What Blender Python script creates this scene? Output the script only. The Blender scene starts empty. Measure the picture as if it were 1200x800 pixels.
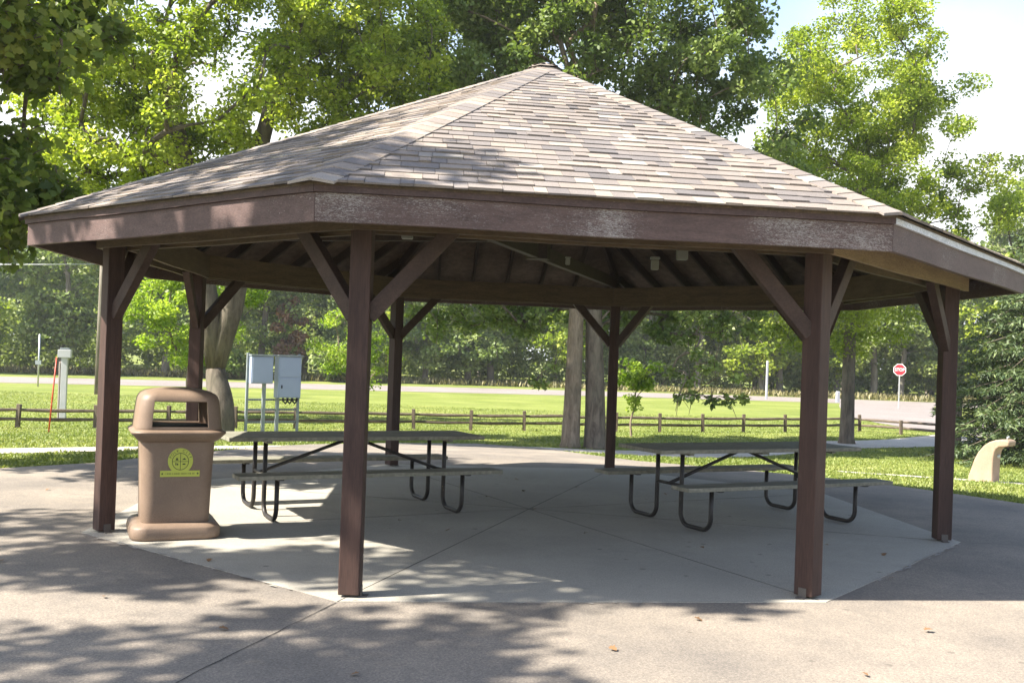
import bpy, bmesh, math, random
import numpy as np
from mathutils import Vector, Matrix
R = math.radians
C = bpy.context.scene.collection
rng = np.random.default_rng(7)
random.seed(7)

# ------------------------------------------------------------------ camera, sky, sun, exposure
scene = bpy.context.scene
cd = bpy.data.cameras.new('camera'); cam = bpy.data.objects.new('camera', cd); C.objects.link(cam)
scene.camera = cam
PITCH, ROLL = 0.0056, 0.0359
Fv = Vector((0, math.cos(PITCH), math.sin(PITCH))); U0 = Vector((0, -math.sin(PITCH), math.cos(PITCH))); R0 = Vector((1, 0, 0))
Rv = R0*math.cos(ROLL) + U0*math.sin(ROLL); Uv = U0*math.cos(ROLL) - R0*math.sin(ROLL)
m = Matrix((Rv, Uv, -Fv)).transposed().to_4x4(); m.translation = Vector((0, 0, 1.6))
cam.matrix_world = m
cd.sensor_width = 36; cd.lens = 34.77; cd.shift_y = 0.0095; cd.clip_end = 2000; cd.clip_start = 0.05
SUN = Vector((-0.925, -0.350, 1.0)).normalized()          # towards the sun
elev = math.asin(SUN.z); azim = math.atan2(SUN.x, SUN.y)
w = bpy.data.worlds.new('World'); scene.world = w; w.use_nodes = True
nt = w.node_tree; sky = nt.nodes.new('ShaderNodeTexSky'); sky.sky_type = 'NISHITA'; sky.sun_disc = False
sky.sun_elevation = elev; sky.sun_rotation = azim; sky.air_density = 1.0; sky.dust_density = 1.3; sky.ozone_density = 1.2
nt.nodes['Background'].inputs['Strength'].default_value = 0.10
tc = nt.nodes.new('ShaderNodeTexCoord'); sep = nt.nodes.new('ShaderNodeSeparateXYZ'); nt.links.new(tc.outputs['Generated'], sep.inputs[0])
mr = nt.nodes.new('ShaderNodeMapRange'); nt.links.new(sep.outputs['Z'], mr.inputs['Value'])   # thin bright cloud low in the sky
for n_, v_ in (('From Min', .40), ('From Max', .16), ('To Min', 0), ('To Max', 1)): mr.inputs[n_].default_value = v_
no = nt.nodes.new('ShaderNodeTexNoise'); no.inputs['Scale'].default_value = 3; no.inputs['Detail'].default_value = 5; nt.links.new(tc.outputs['Generated'], no.inputs['Vector'])
ad = nt.nodes.new('ShaderNodeMath'); ad.operation = 'MULTIPLY_ADD'; ad.use_clamp = True; nt.links.new(no.outputs['Fac'], ad.inputs[0]); ad.inputs[1].default_value = 1.6; nt.links.new(mr.outputs[0], ad.inputs[2])
sb = nt.nodes.new('ShaderNodeMath'); sb.operation = 'SUBTRACT'; sb.use_clamp = True; nt.links.new(ad.outputs[0], sb.inputs[0]); sb.inputs[1].default_value = .78
ad.use_clamp = False
mxw = nt.nodes.new('ShaderNodeMix'); mxw.data_type = 'RGBA'; mxw.inputs['B'].default_value = (4.4, 4.5, 4.6, 1)
nt.links.new(sb.outputs[0], mxw.inputs['Factor']); nt.links.new(sky.outputs[0], mxw.inputs['A']); nt.links.new([o for o in mxw.outputs if o.type == 'RGBA'][0], nt.nodes['Background'].inputs['Color'])
sd = bpy.data.lights.new('sun', 'SUN'); sd.energy = 5.0; sd.angle = R(0.55); sd.color = (1, 0.93, 0.82)
sun = bpy.data.objects.new('sun', sd); C.objects.link(sun); sun.rotation_euler = SUN.to_track_quat('Z', 'Y').to_euler()
sun.location = (-20, -10, 30)
scene.view_settings.view_transform = 'Standard'; scene.view_settings.look = 'None'
scene.view_settings.gamma = 1; scene.view_settings.exposure = 1.85
scene.cycles.max_bounces = 8; scene.cycles.diffuse_bounces = 4; scene.cycles.transmission_bounces = 4
scene.cycles.use_denoising = True

# ------------------------------------------------------------------ materials
def mat(name, base=(.5,.5,.5), rough=.7, metal=0.0, spec=0.4):
    m = bpy.data.materials.new(name); m.use_nodes = True
    b = m.node_tree.nodes['Principled BSDF']
    b.inputs['Base Color'].default_value = (*base, 1); b.inputs['Roughness'].default_value = rough
    b.inputs['Metallic'].default_value = metal; b.inputs['Specular IOR Level'].default_value = spec
    return m
def N(m, t, **kw):
    n = m.node_tree.nodes.new(t)
    for k, v in kw.items():
        if k in n.inputs: n.inputs[k].default_value = v
        else: setattr(n, k, v)
    return n
def L(m, a, b): m.node_tree.links.new(a, b)
def ramp(m, fac, stops, interp='LINEAR'):
    n = N(m, 'ShaderNodeValToRGB'); r = n.color_ramp; r.interpolation = interp
    while len(r.elements) < len(stops): r.elements.new(0.5)
    for e, (p, c) in zip(r.elements, stops): e.position = p; e.color = (*c, 1) if len(c) == 3 else c
    L(m, fac, n.inputs[0]); return n.outputs[0]
def coords(m, scale=(1,1,1), kind='Object'):
    tc = N(m, 'ShaderNodeTexCoord'); mp = N(m, 'ShaderNodeMapping'); mp.inputs['Scale'].default_value = scale
    L(m, tc.outputs[kind], mp.inputs[0]); return mp.outputs[0]
def noise(m, vec, scale, detail=6, rough=.6, dist=0.0):
    n = N(m, 'ShaderNodeTexNoise'); n.inputs['Scale'].default_value = scale; n.inputs['Detail'].default_value = detail
    n.inputs['Roughness'].default_value = rough; n.inputs['Distortion'].default_value = dist
    L(m, vec, n.inputs['Vector']); return n.outputs['Fac']
def mixc(m, fac, a, b, mode='MIX'):
    n = N(m, 'ShaderNodeMix', data_type='RGBA', blend_type=mode)
    for s, v in ((n.inputs['Factor'], fac), (n.inputs['A'], a), (n.inputs['B'], b)):
        if isinstance(v, tuple): s.default_value = (*v, 1)
        elif isinstance(v, (int, float)): s.default_value = v
        else: L(m, v, s)
    return [o for o in n.outputs if o.type == 'RGBA'][0]
def bsdf(m): return m.node_tree.nodes['Principled BSDF']
def bump(m, h, strength=.3, dist=.01):
    n = N(m, 'ShaderNodeBump'); n.inputs['Strength'].default_value = strength; n.inputs['Distance'].default_value = dist
    L(m, h, n.inputs['Height']); L(m, n.outputs[0], bsdf(m).inputs['Normal'])

def two_tone(name, a, b, scale, stretch=(1,1,1), rough=.7, bs=.3, bd=.005, fine=None, spec=.3, kind='Object'):
    m = mat(name, a, rough, spec=spec); v = coords(m, stretch, kind)
    f = noise(m, v, scale); c = ramp(m, f, [(.3, a), (.7, b)])
    if fine:
        f2 = noise(m, v, fine, 3); c = mixc(m, 1.0, c, ramp(m, f2, [(.3, (.72,)*3), (.7, (1.2,)*3)]), 'MULTIPLY')
        bump(m, f2, bs, bd)
    else: bump(m, f, bs, bd)
    L(m, c, bsdf(m).inputs['Base Color']); return m

def leaf_mat(name, dark, mid, light, trans=.35):
    m = bpy.data.materials.new(name); m.use_nodes = True; t = m.node_tree; t.nodes.remove(bsdf(m))
    out = [n for n in t.nodes if n.type == 'OUTPUT_MATERIAL'][0]
    at = N(m, 'ShaderNodeAttribute', attribute_name='tone')
    c = ramp(m, at.outputs['Fac'], [(0, dark), (.5, mid), (1, light)])
    p = N(m, 'ShaderNodeBsdfPrincipled'); p.inputs['Roughness'].default_value = .5; p.inputs['Specular IOR Level'].default_value = .35
    L(m, c, p.inputs['Base Color'])
    tr = N(m, 'ShaderNodeBsdfTranslucent'); L(m, mixc(m, 1.0, c, (1.35, 1.4, .65), 'MULTIPLY'), tr.inputs['Color'])
    mx = N(m, 'ShaderNodeMixShader'); mx.inputs[0].default_value = trans
    L(m, p.outputs[0], mx.inputs[1]); L(m, tr.outputs[0], mx.inputs[2]); L(m, mx.outputs[0], out.inputs[0]); return m

M = {}
M['leaf_bright'] = leaf_mat('leaf_bright', (.11,.165,.02), (.25,.32,.038), (.44,.48,.09), .5)
M['leaf_lime'] = leaf_mat('leaf_lime', (.11,.19,.02), (.22,.32,.035), (.38,.46,.08), .5)
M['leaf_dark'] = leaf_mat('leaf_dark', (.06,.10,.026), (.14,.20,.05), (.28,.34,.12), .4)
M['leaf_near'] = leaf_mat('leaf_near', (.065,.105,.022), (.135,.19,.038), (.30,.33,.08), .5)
M['leaf_mid'] = leaf_mat('leaf_mid', (.09,.14,.045), (.17,.23,.07), (.31,.36,.13), .4)
M['leaf_far'] = leaf_mat('leaf_far', (.10,.145,.045), (.19,.245,.075), (.34,.38,.15), .45)
M['leaf_red'] = leaf_mat('leaf_red', (.10,.09,.04), (.20,.10,.06), (.27,.19,.10), .3)
M['needles'] = leaf_mat('needles', (.035,.062,.03), (.085,.125,.05), (.20,.25,.10), .2)
M['grass_blade'] = leaf_mat('grass_blade', (.10,.145,.025), (.18,.225,.05), (.31,.32,.11), .3)
M['dry_grass'] = leaf_mat('dry_grass', (.10,.10,.035), (.18,.16,.07), (.28,.25,.12), .2)

def bark(name, a, b, sc=9):
    m = mat(name, a, .9, spec=.15); v = coords(m, (1, 1, .22))
    f = noise(m, v, sc, 8, .7, .6); v2 = coords(m, (1, 1, 1)); g = noise(m, v2, 1.7, 3)
    c = ramp(m, f, [(.32, a), (.62, b)]); c = mixc(m, ramp(m, g, [(.45, (0,)*3), (.7, (.45,)*3)]), c, (.17, .16, .12))
    L(m, c, bsdf(m).inputs['Base Color']); bump(m, f, .9, .035); return m
M['bark_dark'] = bark('bark_dark', (.055,.045,.035), (.19,.155,.12))
M['bark_tan'] = bark('bark_tan', (.10,.075,.055), (.28,.22,.16), 12)
M['bark_grey'] = bark('bark_grey', (.05,.042,.033), (.14,.118,.092), 8)
M['bark_far'] = bark('bark_far', (.09,.078,.062), (.22,.195,.16), 3)

def ground_mat():
    m = mat('lawn_soil', (.1,.18,.03), .95, spec=.1); v = coords(m, kind='Object')
    a = noise(m, v, .35, 5); b = noise(m, v, 9, 6, .7); c0 = noise(m, v, 60, 3)
    st_ = noise(m, coords(m, (.12, .9, 1)), 1.0, 4)
    c = ramp(m, a, [(.3, (.14,.175,.04)), (.55, (.19,.225,.06)), (.75, (.25,.26,.09))])
    c = mixc(m, 1.0, c, ramp(m, b, [(.3, (.75,.8,.7)), (.7, (1.15,1.1,1.1))]), 'MULTIPLY'); c = mixc(m, 1.0, c, ramp(m, st_, [(.35, (.78,.82,.8)), (.65, (1.1,1.06,1.05))]), 'MULTIPLY')
    c = mixc(m, 1.0, c, ramp(m, c0, [(.3, (.7,)*3), (.7, (1.2,)*3)]), 'MULTIPLY')
    L(m, c, bsdf(m).inputs['Base Color']); bump(m, b, .6, .03); return m
M['ground'] = ground_mat()
def paving(name, a, b, stain, fine=260, big=.7, bs=.5):
    m = mat(name, a, .85, spec=.25); v = coords(m)
    f = noise(m, v, big, 6, .65); g0 = noise(m, v, fine, 2, .5); g1 = noise(m, v, fine*.3, 3, .7); gm = N(m, 'ShaderNodeMath', operation='ADD'); gh = N(m, 'ShaderNodeMath', operation='MULTIPLY'); L(m, g0, gm.inputs[0]); L(m, g1, gm.inputs[1]); L(m, gm.outputs[0], gh.inputs[0]); gh.inputs[1].default_value = .5; g = gh.outputs[0]; h = noise(m, v, 5, 6, .7)
    c = ramp(m, f, [(.32, a), (.66, b)])
    vo = N(m, 'ShaderNodeTexVoronoi'); vo.inputs['Scale'].default_value = fine*.25; L(m, v, vo.inputs['Vector'])
    c = mixc(m, 1.0, c, ramp(m, g, [(.38, (.66,)*3), (.5, (1,)*3), (.62, (1.42,1.36,1.3))]), 'MULTIPLY')
    c = mixc(m, 1.0, c, ramp(m, vo.outputs['Distance'], [(.0, (1.3,)*3), (.25, (1,)*3), (.7, (.85,)*3)]), 'MULTIPLY')
    c = mixc(m, ramp(m, h, [(.60, (0,)*3), (.72, (.5,)*3)]), c, stain)
    sp = N(m, 'ShaderNodeTexVoronoi'); sp.inputs['Scale'].default_value = 3.1; L(m, v, sp.inputs['Vector'])
    c = mixc(m, ramp(m, sp.outputs['Distance'], [(.05, (.55,)*3), (.085, (0,)*3)]), c, (.09, .08, .07))
    h2 = noise(m, v, 1.7, 7, .75, 1.2); c = mixc(m, ramp(m, h2, [(.56, (0,)*3), (.70, (.4,)*3)]), c, stain)
    L(m, c, bsdf(m).inputs['Base Color']); bump(m, g, bs, .004); return m
M['apron'] = paving('worn_asphalt', (.152,.138,.123), (.272,.236,.194), (.118,.106,.095))
M['slab'] = paving('smooth_concrete', (.29,.275,.24), (.385,.365,.315), (.225,.215,.185), 420, .5, .2)
M['road'] = paving('road_concrete', (.20,.178,.168), (.25,.222,.21), (.18,.16,.15), 80, .3)
M['path'] = paving('path_concrete', (.40,.37,.33), (.50,.46,.42), (.33,.30,.27), 200, .8)
M['joint'] = mat('joint_tar', (.05,.047,.042), .9)
def stained(name, a, b, grain=(1,1,1), sc=6, peel=None, amt=.62, rough=.65):
    m = mat(name, a, rough, spec=.3); v = coords(m, grain)
    f = noise(m, v, sc, 8, .65, .3); c = ramp(m, f, [(.3, a), (.7, b)])
    g = noise(m, v, sc*9, 4, .6)
    c = mixc(m, 1.0, c, ramp(m, g, [(.3, (.7,)*3), (.7, (1.25,)*3)]), 'MULTIPLY')
    if peel:
        v2 = coords(m, (1,1,1)); big = noise(m, v2, 1.3, 3, .5)
        fl = noise(m, coords(m, grain), sc*5.5, 8, .8, 2.0)
        ad = N(m, 'ShaderNodeMath', operation='ADD'); b2 = N(m, 'ShaderNodeMath', operation='MULTIPLY_ADD'); L(m, big, b2.inputs[0]); b2.inputs[1].default_value = .7; b2.inputs[2].default_value = -.05
        f3 = N(m, 'ShaderNodeMath', operation='MULTIPLY_ADD'); L(m, fl, f3.inputs[0]); f3.inputs[1].default_value = 1.4; f3.inputs[2].default_value = 0; L(m, b2.outputs[0], ad.inputs[0]); L(m, f3.outputs[0], ad.inputs[1])
        hf = N(m, 'ShaderNodeMath', operation='MULTIPLY'); L(m, ad.outputs[0], hf.inputs[0]); hf.inputs[1].default_value = .5
        k = ramp(m, hf.outputs[0], [(amt*.5, (0,)*3), (amt*.5+.03, (.8,)*3)])
        c = mixc(m, k, c, peel)
    L(m, c, bsdf(m).inputs['Base Color']); bump(m, g, .35, .004); return m
M['post'] = stained('brown_stained_timber', (.033,.018,.0145), (.066,.037,.029), (1,1,.07), 14, (.16,.12,.11), 1.24)
M['post_base'] = stained('worn_timber_end', (.15,.12,.10), (.30,.26,.22), (1,1,.2), 20)
M['brace'] = stained('brown_brace_timber', (.033,.020,.016), (.066,.041,.032), (1,1,1), 8)
M['fascia'] = stained('brown_fascia_paint', (.072,.046,.042), (.115,.075,.068), (1,1,3.5), 5, (.32,.29,.27), 1.16)
M['fascia_worn'] = stained('peeling_fascia_paint', (.068,.044,.040), (.125,.082,.072), (1,1,6), 5, (.36,.34,.32), 1.09)
M['trim'] = stained('brown_trim_paint', (.055,.034,.031), (.09,.058,.052), (1,1,2), 6, (.30,.26,.23), 1.22)
M['trim_sheen'] = stained('sky_sheen_trim', (.42,.45,.50), (.60,.62,.66), (1,1,2), 6)  # sky reflection painted into the grey trim as a pale bluish colour
M['raw_wood'] = stained('weathered_beam', (.060,.040,.023), (.12,.082,.048), (1,1,6), 3)
M['pale_wood'] = stained('pale_raw_beam', (.20,.14,.08), (.30,.22,.13), (1,1,6), 3)
M['rafter'] = stained('rafter_timber', (.026,.018,.012), (.05,.036,.024), (1,1,1), 5)
M['deck'] = stained('strand_board', (.05,.037,.025), (.14,.10,.065), (1,1,1), 11)
M['bracket'] = mat('zinc_bracket', (.10,.09,.08), .7, .2)
M['fixture'] = mat('pale_fixture', (.17,.175,.145), .5)

def shingle_mat():
    m = mat('asphalt_shingle', (.3,.25,.2), .9, spec=.2)
    at = N(m, 'ShaderNodeAttribute', attribute_name='tone'); v = coords(m)
    c = ramp(m, at.outputs['Fac'], [(0,(.115,.107,.107)),(.2,(.160,.144,.138)),(.4,(.195,.171,.156)),(.55,(.225,.192,.168)),(.7,(.265,.222,.186)),(.85,(.285,.254,.222)),(1,(.36,.335,.30))])
    g = noise(m, v, 330, 2, .6); b = noise(m, v, 1.4, 4)
    c = mixc(m, 1.0, c, ramp(m, g, [(.3, (.6,)*3), (.7, (1.4,)*3)]), 'MULTIPLY')
    c = mixc(m, 1.0, c, ramp(m, b, [(.3, (.85,)*3), (.7, (1.1,)*3)]), 'MULTIPLY')
    L(m, c, bsdf(m).inputs['Base Color']); bump(m, g, .6, .003); return m
M['shingle'] = shingle_mat()
M['table_wood'] = stained('grey_green_plank', (.15,.15,.115), (.26,.25,.20), (1,8,1), 3)
M['tube'] = stained('black_painted_tube', (.018,.016,.015), (.03,.026,.023), (1,1,1), 6, (.33,.24,.10), 1.25, .45)
M['bin'] = two_tone('brown_speckled_plastic', (.170,.120,.086), (.220,.158,.114), 3, rough=.5, fine=220, bs=.25, bd=.002)
M['bin_dark'] = mat('bin_liner', (.02,.018,.016), .8)
M['sticker'] = mat('yellow_sticker', (.42,.46,.07), .45)
M['ink'] = mat('dark_ink', (.03,.045,.02), .6)
M['galv'] = two_tone('galvanised_steel', (.17,.20,.21), (.25,.28,.29), 5, rough=.5)
M['cabinet'] = two_tone('grey_cabinet_paint', (.25,.30,.41), (.29,.34,.45), 2, rough=.4, bs=.05)
M['cable'] = mat('black_cable', (.02,.02,.02), .6)
M['rail'] = two_tone('split_rail_wood', (.075,.056,.042), (.15,.118,.09), 5, (1,1,1), .9, .4, .01, 40)
M['util_white'] = two_tone('white_post_paint', (.42,.43,.46), (.52,.52,.54), 3, rough=.5, bs=.05)
M['util_tan'] = mat('tan_post_side', (.5,.42,.38), .6)  # even tan for the side board of the two-tone post
M['red'] = mat('red_fibreglass', (.55,.06,.03), .4)
M['sign_red'] = mat('sign_red', (.50,.02,.03), .4)
M['sign_white'] = mat('sign_white', (.8,.8,.8), .4)
M['steel'] = mat('steel_pole', (.45,.47,.48), .4, .6)
M['fountain'] = two_tone('tan_fountain_concrete', (.27,.195,.135), (.34,.25,.18), 4, rough=.8, fine=120, bs=.3)
M['fallen'] = mat('dry_leaf', (.20,.11,.05), .8)

# ------------------------------------------------------------------ helpers
def gz(x, y):
    x = np.asarray(x, float); y = np.asarray(y, float)
    s = y + .4*np.maximum(x-1, 0) + .15*np.maximum(-x-3, 0)
    t = np.clip((s-13.5)/13.5, 0, 1); return -.6*t*t*(3-2*t)
def G(x, y): return float(gz(x, y)) - .03
def empty(name, label, cat, loc=(0,0,0), rz=0, group=None, kind=None):
    o = bpy.data.objects.new(name, None); C.objects.link(o); o.location = loc; o.rotation_euler = (0,0,rz)
    o.empty_display_size = .2
    return tag(o, label, cat, group, kind)
def tag(o, label=None, cat=None, group=None, kind=None):
    if label: o['label'] = label
    if cat: o['category'] = cat
    if group: o['group'] = group
    if kind: o['kind'] = kind
    return o
def link(name, me, material, parent=None, smooth=False):
    o = bpy.data.objects.new(name, me); C.objects.link(o)
    if material is not None and not me.materials: me.materials.append(material)
    if smooth and len(me.polygons): me.polygons.foreach_set('use_smooth', [True]*len(me.polygons))
    if parent: o.parent = parent
    return o
def mesh(name, verts, faces, material=None, parent=None, smooth=False):
    me = bpy.data.meshes.new(name); me.from_pydata([tuple(v) for v in verts], [], faces); me.update()
    return link(name, me, material, parent, smooth)
class MB:
    def __init__(s): s.bm = bmesh.new()
    def box(s, c, size, rot=None, bevel=0):
        r = bmesh.ops.create_cube(s.bm, size=1.0); vs = r['verts']
        mt = Matrix.Translation(Vector(c)) @ (rot.to_4x4() if rot else Matrix.Identity(4)) @ Matrix.Diagonal((*size, 1))
        bmesh.ops.transform(s.bm, matrix=mt, verts=vs)
        if bevel: bmesh.ops.bevel(s.bm, geom=list({e for v in vs for e in v.link_edges}), offset=bevel, segments=2, affect='EDGES', profile=.6)
        return s
    def beam(s, a, b, w, h, up=Vector((0,0,1)), bevel=.004):
        a, b = Vector(a), Vector(b); d = b-a; x = d.normalized(); y = Vector(up).cross(x).normalized(); z = x.cross(y)
        return s.box((a+b)/2, (d.length, w, h), Matrix((x, y, z)).transposed(), bevel)
    def tube(s, pts, r, n=10, caps=True):
        pts = [Vector(p) for p in pts]; rs = r if isinstance(r, (list, tuple)) else [r]*len(pts)
        rings = []; t0 = (pts[1]-pts[0]).normalized(); ref = Vector((0,0,1)) if abs(t0.z) < .9 else Vector((1,0,0))
        nn = t0.cross(ref).normalized()
        for i, p in enumerate(pts):
            t = ((pts[min(i+1, len(pts)-1)]-pts[max(i-1, 0)])).normalized()
            nn = (nn - t*nn.dot(t)).normalized(); b = t.cross(nn)
            rings.append([s.bm.verts.new(p + (nn*math.cos(2*math.pi*k/n) + b*math.sin(2*math.pi*k/n))*rs[i]) for k in range(n)])
        for a, b in zip(rings, rings[1:]):
            for k in range(n): s.bm.faces.new((a[k], a[(k+1)%n], b[(k+1)%n], b[k]))
        if caps: s.bm.faces.new(rings[0][::-1]); s.bm.faces.new(rings[-1])
        return s
    def prism(s, poly, z0, z1, mt=None):
        a = [s.bm.verts.new((x, y, z0)) for x, y in poly]; b = [s.bm.verts.new((x, y, z1)) for x, y in poly]
        s.bm.faces.new(a[::-1]); s.bm.faces.new(b)
        for k in range(len(poly)): j = (k+1) % len(poly); s.bm.faces.new((a[k], a[j], b[j], b[k]))
        if mt is not None: bmesh.ops.transform(s.bm, matrix=mt, verts=a+b)
        return s
    def build(s, name, material, parent=None, smooth=False):
        bmesh.ops.recalc_face_normals(s.bm, faces=s.bm.faces[:])
        me = bpy.data.meshes.new(name); s.bm.to_mesh(me); s.bm.free()
        return link(name, me, material, parent, smooth)
def copy_tree(o, parent=None):
    c = o.copy(); C.objects.link(c); c.parent = parent
    for ch in o.children: copy_tree(ch, c)
    return c

# ------------------------------------------------------------------ foliage helpers
DIAMOND = [(0,0),(.32,.42),(1,0),(.32,-.42)]
OVATE = [(0,0),(.22,.30),(.6,.27),(1,0),(.6,-.27),(.22,-.30)]
MAPLE = [(0,0),(.05,.28),(.22,.22),(.38,.52),(.52,.26),(.72,.30),(1,0),(.72,-.30),(.52,-.26),(.38,-.52),(.22,-.22),(.05,-.28)]
def leaves_mesh(name, P, size, tmpl, droop=.25, tone=None, up=.5, dirs=None, narrow=1.0):
    n = len(P); T = np.array(tmpl); K = len(T)
    nrm = rng.normal(size=(n,3)); nrm[:,2] = np.abs(nrm[:,2])*(.6) + up; nrm /= np.linalg.norm(nrm, axis=1)[:,None]
    d = rng.normal(size=(n,3)) if dirs is None else dirs + .6*rng.normal(size=(n,3)); d[:,2] -= droop
    d -= nrm*np.sum(d*nrm, axis=1)[:,None]; d /= np.linalg.norm(d, axis=1)[:,None]+1e-9
    s = np.cross(nrm, d); sz = size*rng.uniform(.65, 1.25, n)
    fold = rng.uniform(.05, .35, n)
    V = P[:,None,:] + sz[:,None,None]*(T[None,:,0,None]*d[:,None,:] + narrow*T[None,:,1,None]*s[:,None,:] + (np.abs(T[None,:,1])*fold[:,None] - .15*T[None,:,0]**2)[:,:,None]*nrm[:,None,:])
    me = bpy.data.meshes.new(name); me.vertices.add(n*K); me.vertices.foreach_set('co', V.reshape(-1))
    me.loops.add(n*K); me.loops.foreach_set('vertex_index', np.arange(n*K, dtype=np.int32))
    me.polygons.add(n); me.polygons.foreach_set('loop_start', np.arange(0, n*K, K, dtype=np.int32))
    me.polygons.foreach_set('loop_total', np.full(n, K, dtype=np.int32))
    me.update(calc_edges=True)
    if tone is None: tone = rng.uniform(0, 1, n)
    a = me.attributes.new('tone', 'FLOAT', 'FACE'); a.data.foreach_set('value', np.clip(tone, 0, 1).astype(np.float32))
    return me
def clump_points(centers, radii, per, flat=.65, w=None):
    ps = []; tn = []
    for q_, (c, r) in enumerate(zip(centers, radii)):
        n = int(per*(1 if w is None else w[q_])*rng.uniform(.6, 1.3))+2; v = rng.normal(size=(n,3)); v /= np.linalg.norm(v, axis=1)[:,None]
        v *= (rng.uniform(0, 1, n)**.45)[:,None]*r; v[:,2] *= flat
        ps.append(c+v); tn.append(np.clip(rng.normal(rng.uniform(.25,.75), .18, n), 0, 1))
    return np.concatenate(ps), np.concatenate(tn)

def tree(name, label, cat, base, trunk_top, trunk_r, lobes, nclump, per, leaf, clump_r, lm, bm_, tmpl=DIAMOND, group=None,
         twist=.12, fork=None, droop=.25, shell=.5, tip=.012, kinds=None, lift=.25, bf=.6, stems=()):
    """lobes: list of (x,y,z,rx,ry,rz[,weight]) in world coordinates"""
    base = np.array(base, float); root = empty(name, label, cat, tuple(base), group=group)
    tt = np.array(trunk_top, float)
    # trunk nodes
    nodes = []; par = []; nt_ = 9
    for i in range(nt_):
        t = i/(nt_-1); p = base*(1-t)+tt*t + np.array([math.sin(t*5+base[0]), math.cos(t*4+base[1]), 0])*twist*t
        nodes.append(p); par.append(i-1)
    chains = [list(range(nt_))]; trunk_n = nt_
    stem_rng = []
    for e in stems:
        j = len(nodes); prev = nt_-1; e = np.array(e, float); ids = [prev]
        for i in range(1, 7):
            t = i/6; nodes.append(tt*(1-t)+e*t+np.array([math.sin(t*6+e[0])*.12*t, 0, .15*math.sin(math.pi*t)])); par.append(prev); prev = len(nodes)-1; ids.append(prev)
        chains.append(ids); stem_rng.append((j, prev+1))
    lob = np.array([l[:6] for l in lobes]); wt = np.array([l[6] if len(l) > 6 else l[3]*l[4]*l[5] for l in lobes]); wt = wt/wt.sum()
    cs = []; sc_ = []
    tries = 0
    while len(cs) < nclump and tries < nclump*30:
        tries += 1
        li = rng.choice(len(lob), p=wt); l = lob[li]; v = rng.normal(size=3); v /= np.linalg.norm(v); v *= rng.uniform(0,1)**(1/3*(1-shell)+.08)
        c = l[:3]+v*l[3:6]
        if cs and min(np.linalg.norm(c-q) for q in cs) < clump_r*.55: continue
        cs.append(c); sc_.append(lobes[li][7] if len(lobes[li]) > 7 else 1.0)
    cs = np.array(cs); sc_ = np.array(sc_); order = np.argsort(np.linalg.norm(cs-tt, axis=1)); cs = cs[order]; sc_ = sc_[order]
    cnt = [0]*len(nodes)
    for c in cs:
        A = np.array(nodes); start = max(3, int(nt_*.45))
        d = np.linalg.norm(A-c, axis=1); pen = np.maximum(A[:,2]-c[2]+.3, 0)*1.6; cost = d+pen; cost[:start] = 1e9 if c[2] > tt[2] else cost[:start]+1
        j = int(np.argmin(cost)); a = A[j]; n = 4; ids = [j]
        side = rng.normal(size=3)*.09*np.linalg.norm(c-a)
        for i in range(1, n+1):
            t = i/n; p = a*(1-t)+c*t + side*math.sin(math.pi*t) + np.array([0,0,lift*np.linalg.norm(c-a)*math.sin(math.pi*t)*.5])
            nodes.append(p); par.append(ids[-1]); cnt.append(0); ids.append(len(nodes)-1)
        chains.append(ids); k = ids[-1]
        while k >= 0: cnt[k] += 1; k = par[k]
    tot = max(cnt[0], 1)
    rad = [max(tip, trunk_r*bf*(max(q, .6)/tot)**.5) for q in cnt]
    for a_, b_ in stem_rng:
        for i in range(a_, b_): t = (i-a_)/(b_-a_); rad[i] = max(rad[i], trunk_r*(.66-.36*t))
    for i in range(trunk_n): # trunk taper and root flare
        t = i/(trunk_n-1); rad[i] = max(rad[i], trunk_r*(1-.45*t))
    rad[0] = trunk_r*1.35
    if base is not None:
        nodes[0] = nodes[0] - np.array([0,0,.1])
    mb = MB()
    for ch in chains:
        pts = [Vector(nodes[i])-Vector(base) for i in ch]
        if ch[0] == 0:
            rr = [rad[i] for i in ch]; # extra flare ring
            p1 = pts[0].lerp(pts[1], .22); pts = [pts[0], p1]+pts[1:]; rr = [rr[0]*1.05, trunk_r*1.04]+rr[1:]
            mb.tube(pts, rr, 14)
        else:
            rr = [rad[i] for i in ch]; rr[0] = min(rad[ch[0]], rad[ch[1]]*1.25); mb.tube(pts, rr, 6)
    # twigs
    for c in cs:
        for q in range(3):
            v = rng.normal(size=3); v /= np.linalg.norm(v); e = c + v*clump_r*.85
            mb.tube([Vector(c-base), Vector((c+e)/2-base)+Vector((0,0,.04)), Vector(e-base)], [tip, tip*.7, tip*.4], 4, False)
    mb.build('trunk', bm_, root, True)
    P, T = clump_points(cs, rng.uniform(.7, 1.25, len(cs))*clump_r*sc_, per, w=sc_**2)
    link('crown', leaves_mesh('crown', P-base, leaf, tmpl, droop, T), lm, root)
    return root

# ------------------------------------------------------------------ the setting
def axis(spans):
    out = []
    for a, b, st in spans: out += list(np.arange(a, b, st))
    out.append(spans[-1][1]); return np.array(out)
X = axis([(-600,-100,100),(-100,-20,8),(-20,24,.5),(24,100,8),(100,600,100)]); Y = axis([(-200,-20,20),(-20,9,2),(9,36,.5),(36,120,6),(120,900,60)])
XX, YY = np.meshgrid(X, Y); ZZ = gz(XX, YY)-.03
V = np.stack([XX, YY, ZZ], -1).reshape(-1, 3); nx = len(X)
F = [(j*nx+i, j*nx+i+1, (j+1)*nx+i+1, (j+1)*nx+i) for j in range(len(Y)-1) for i in range(nx-1)]
tag(mesh('ground', V, F, M['ground'], smooth=True), 'sunlit mown lawn rolling down towards the road', 'ground', kind='structure')

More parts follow.
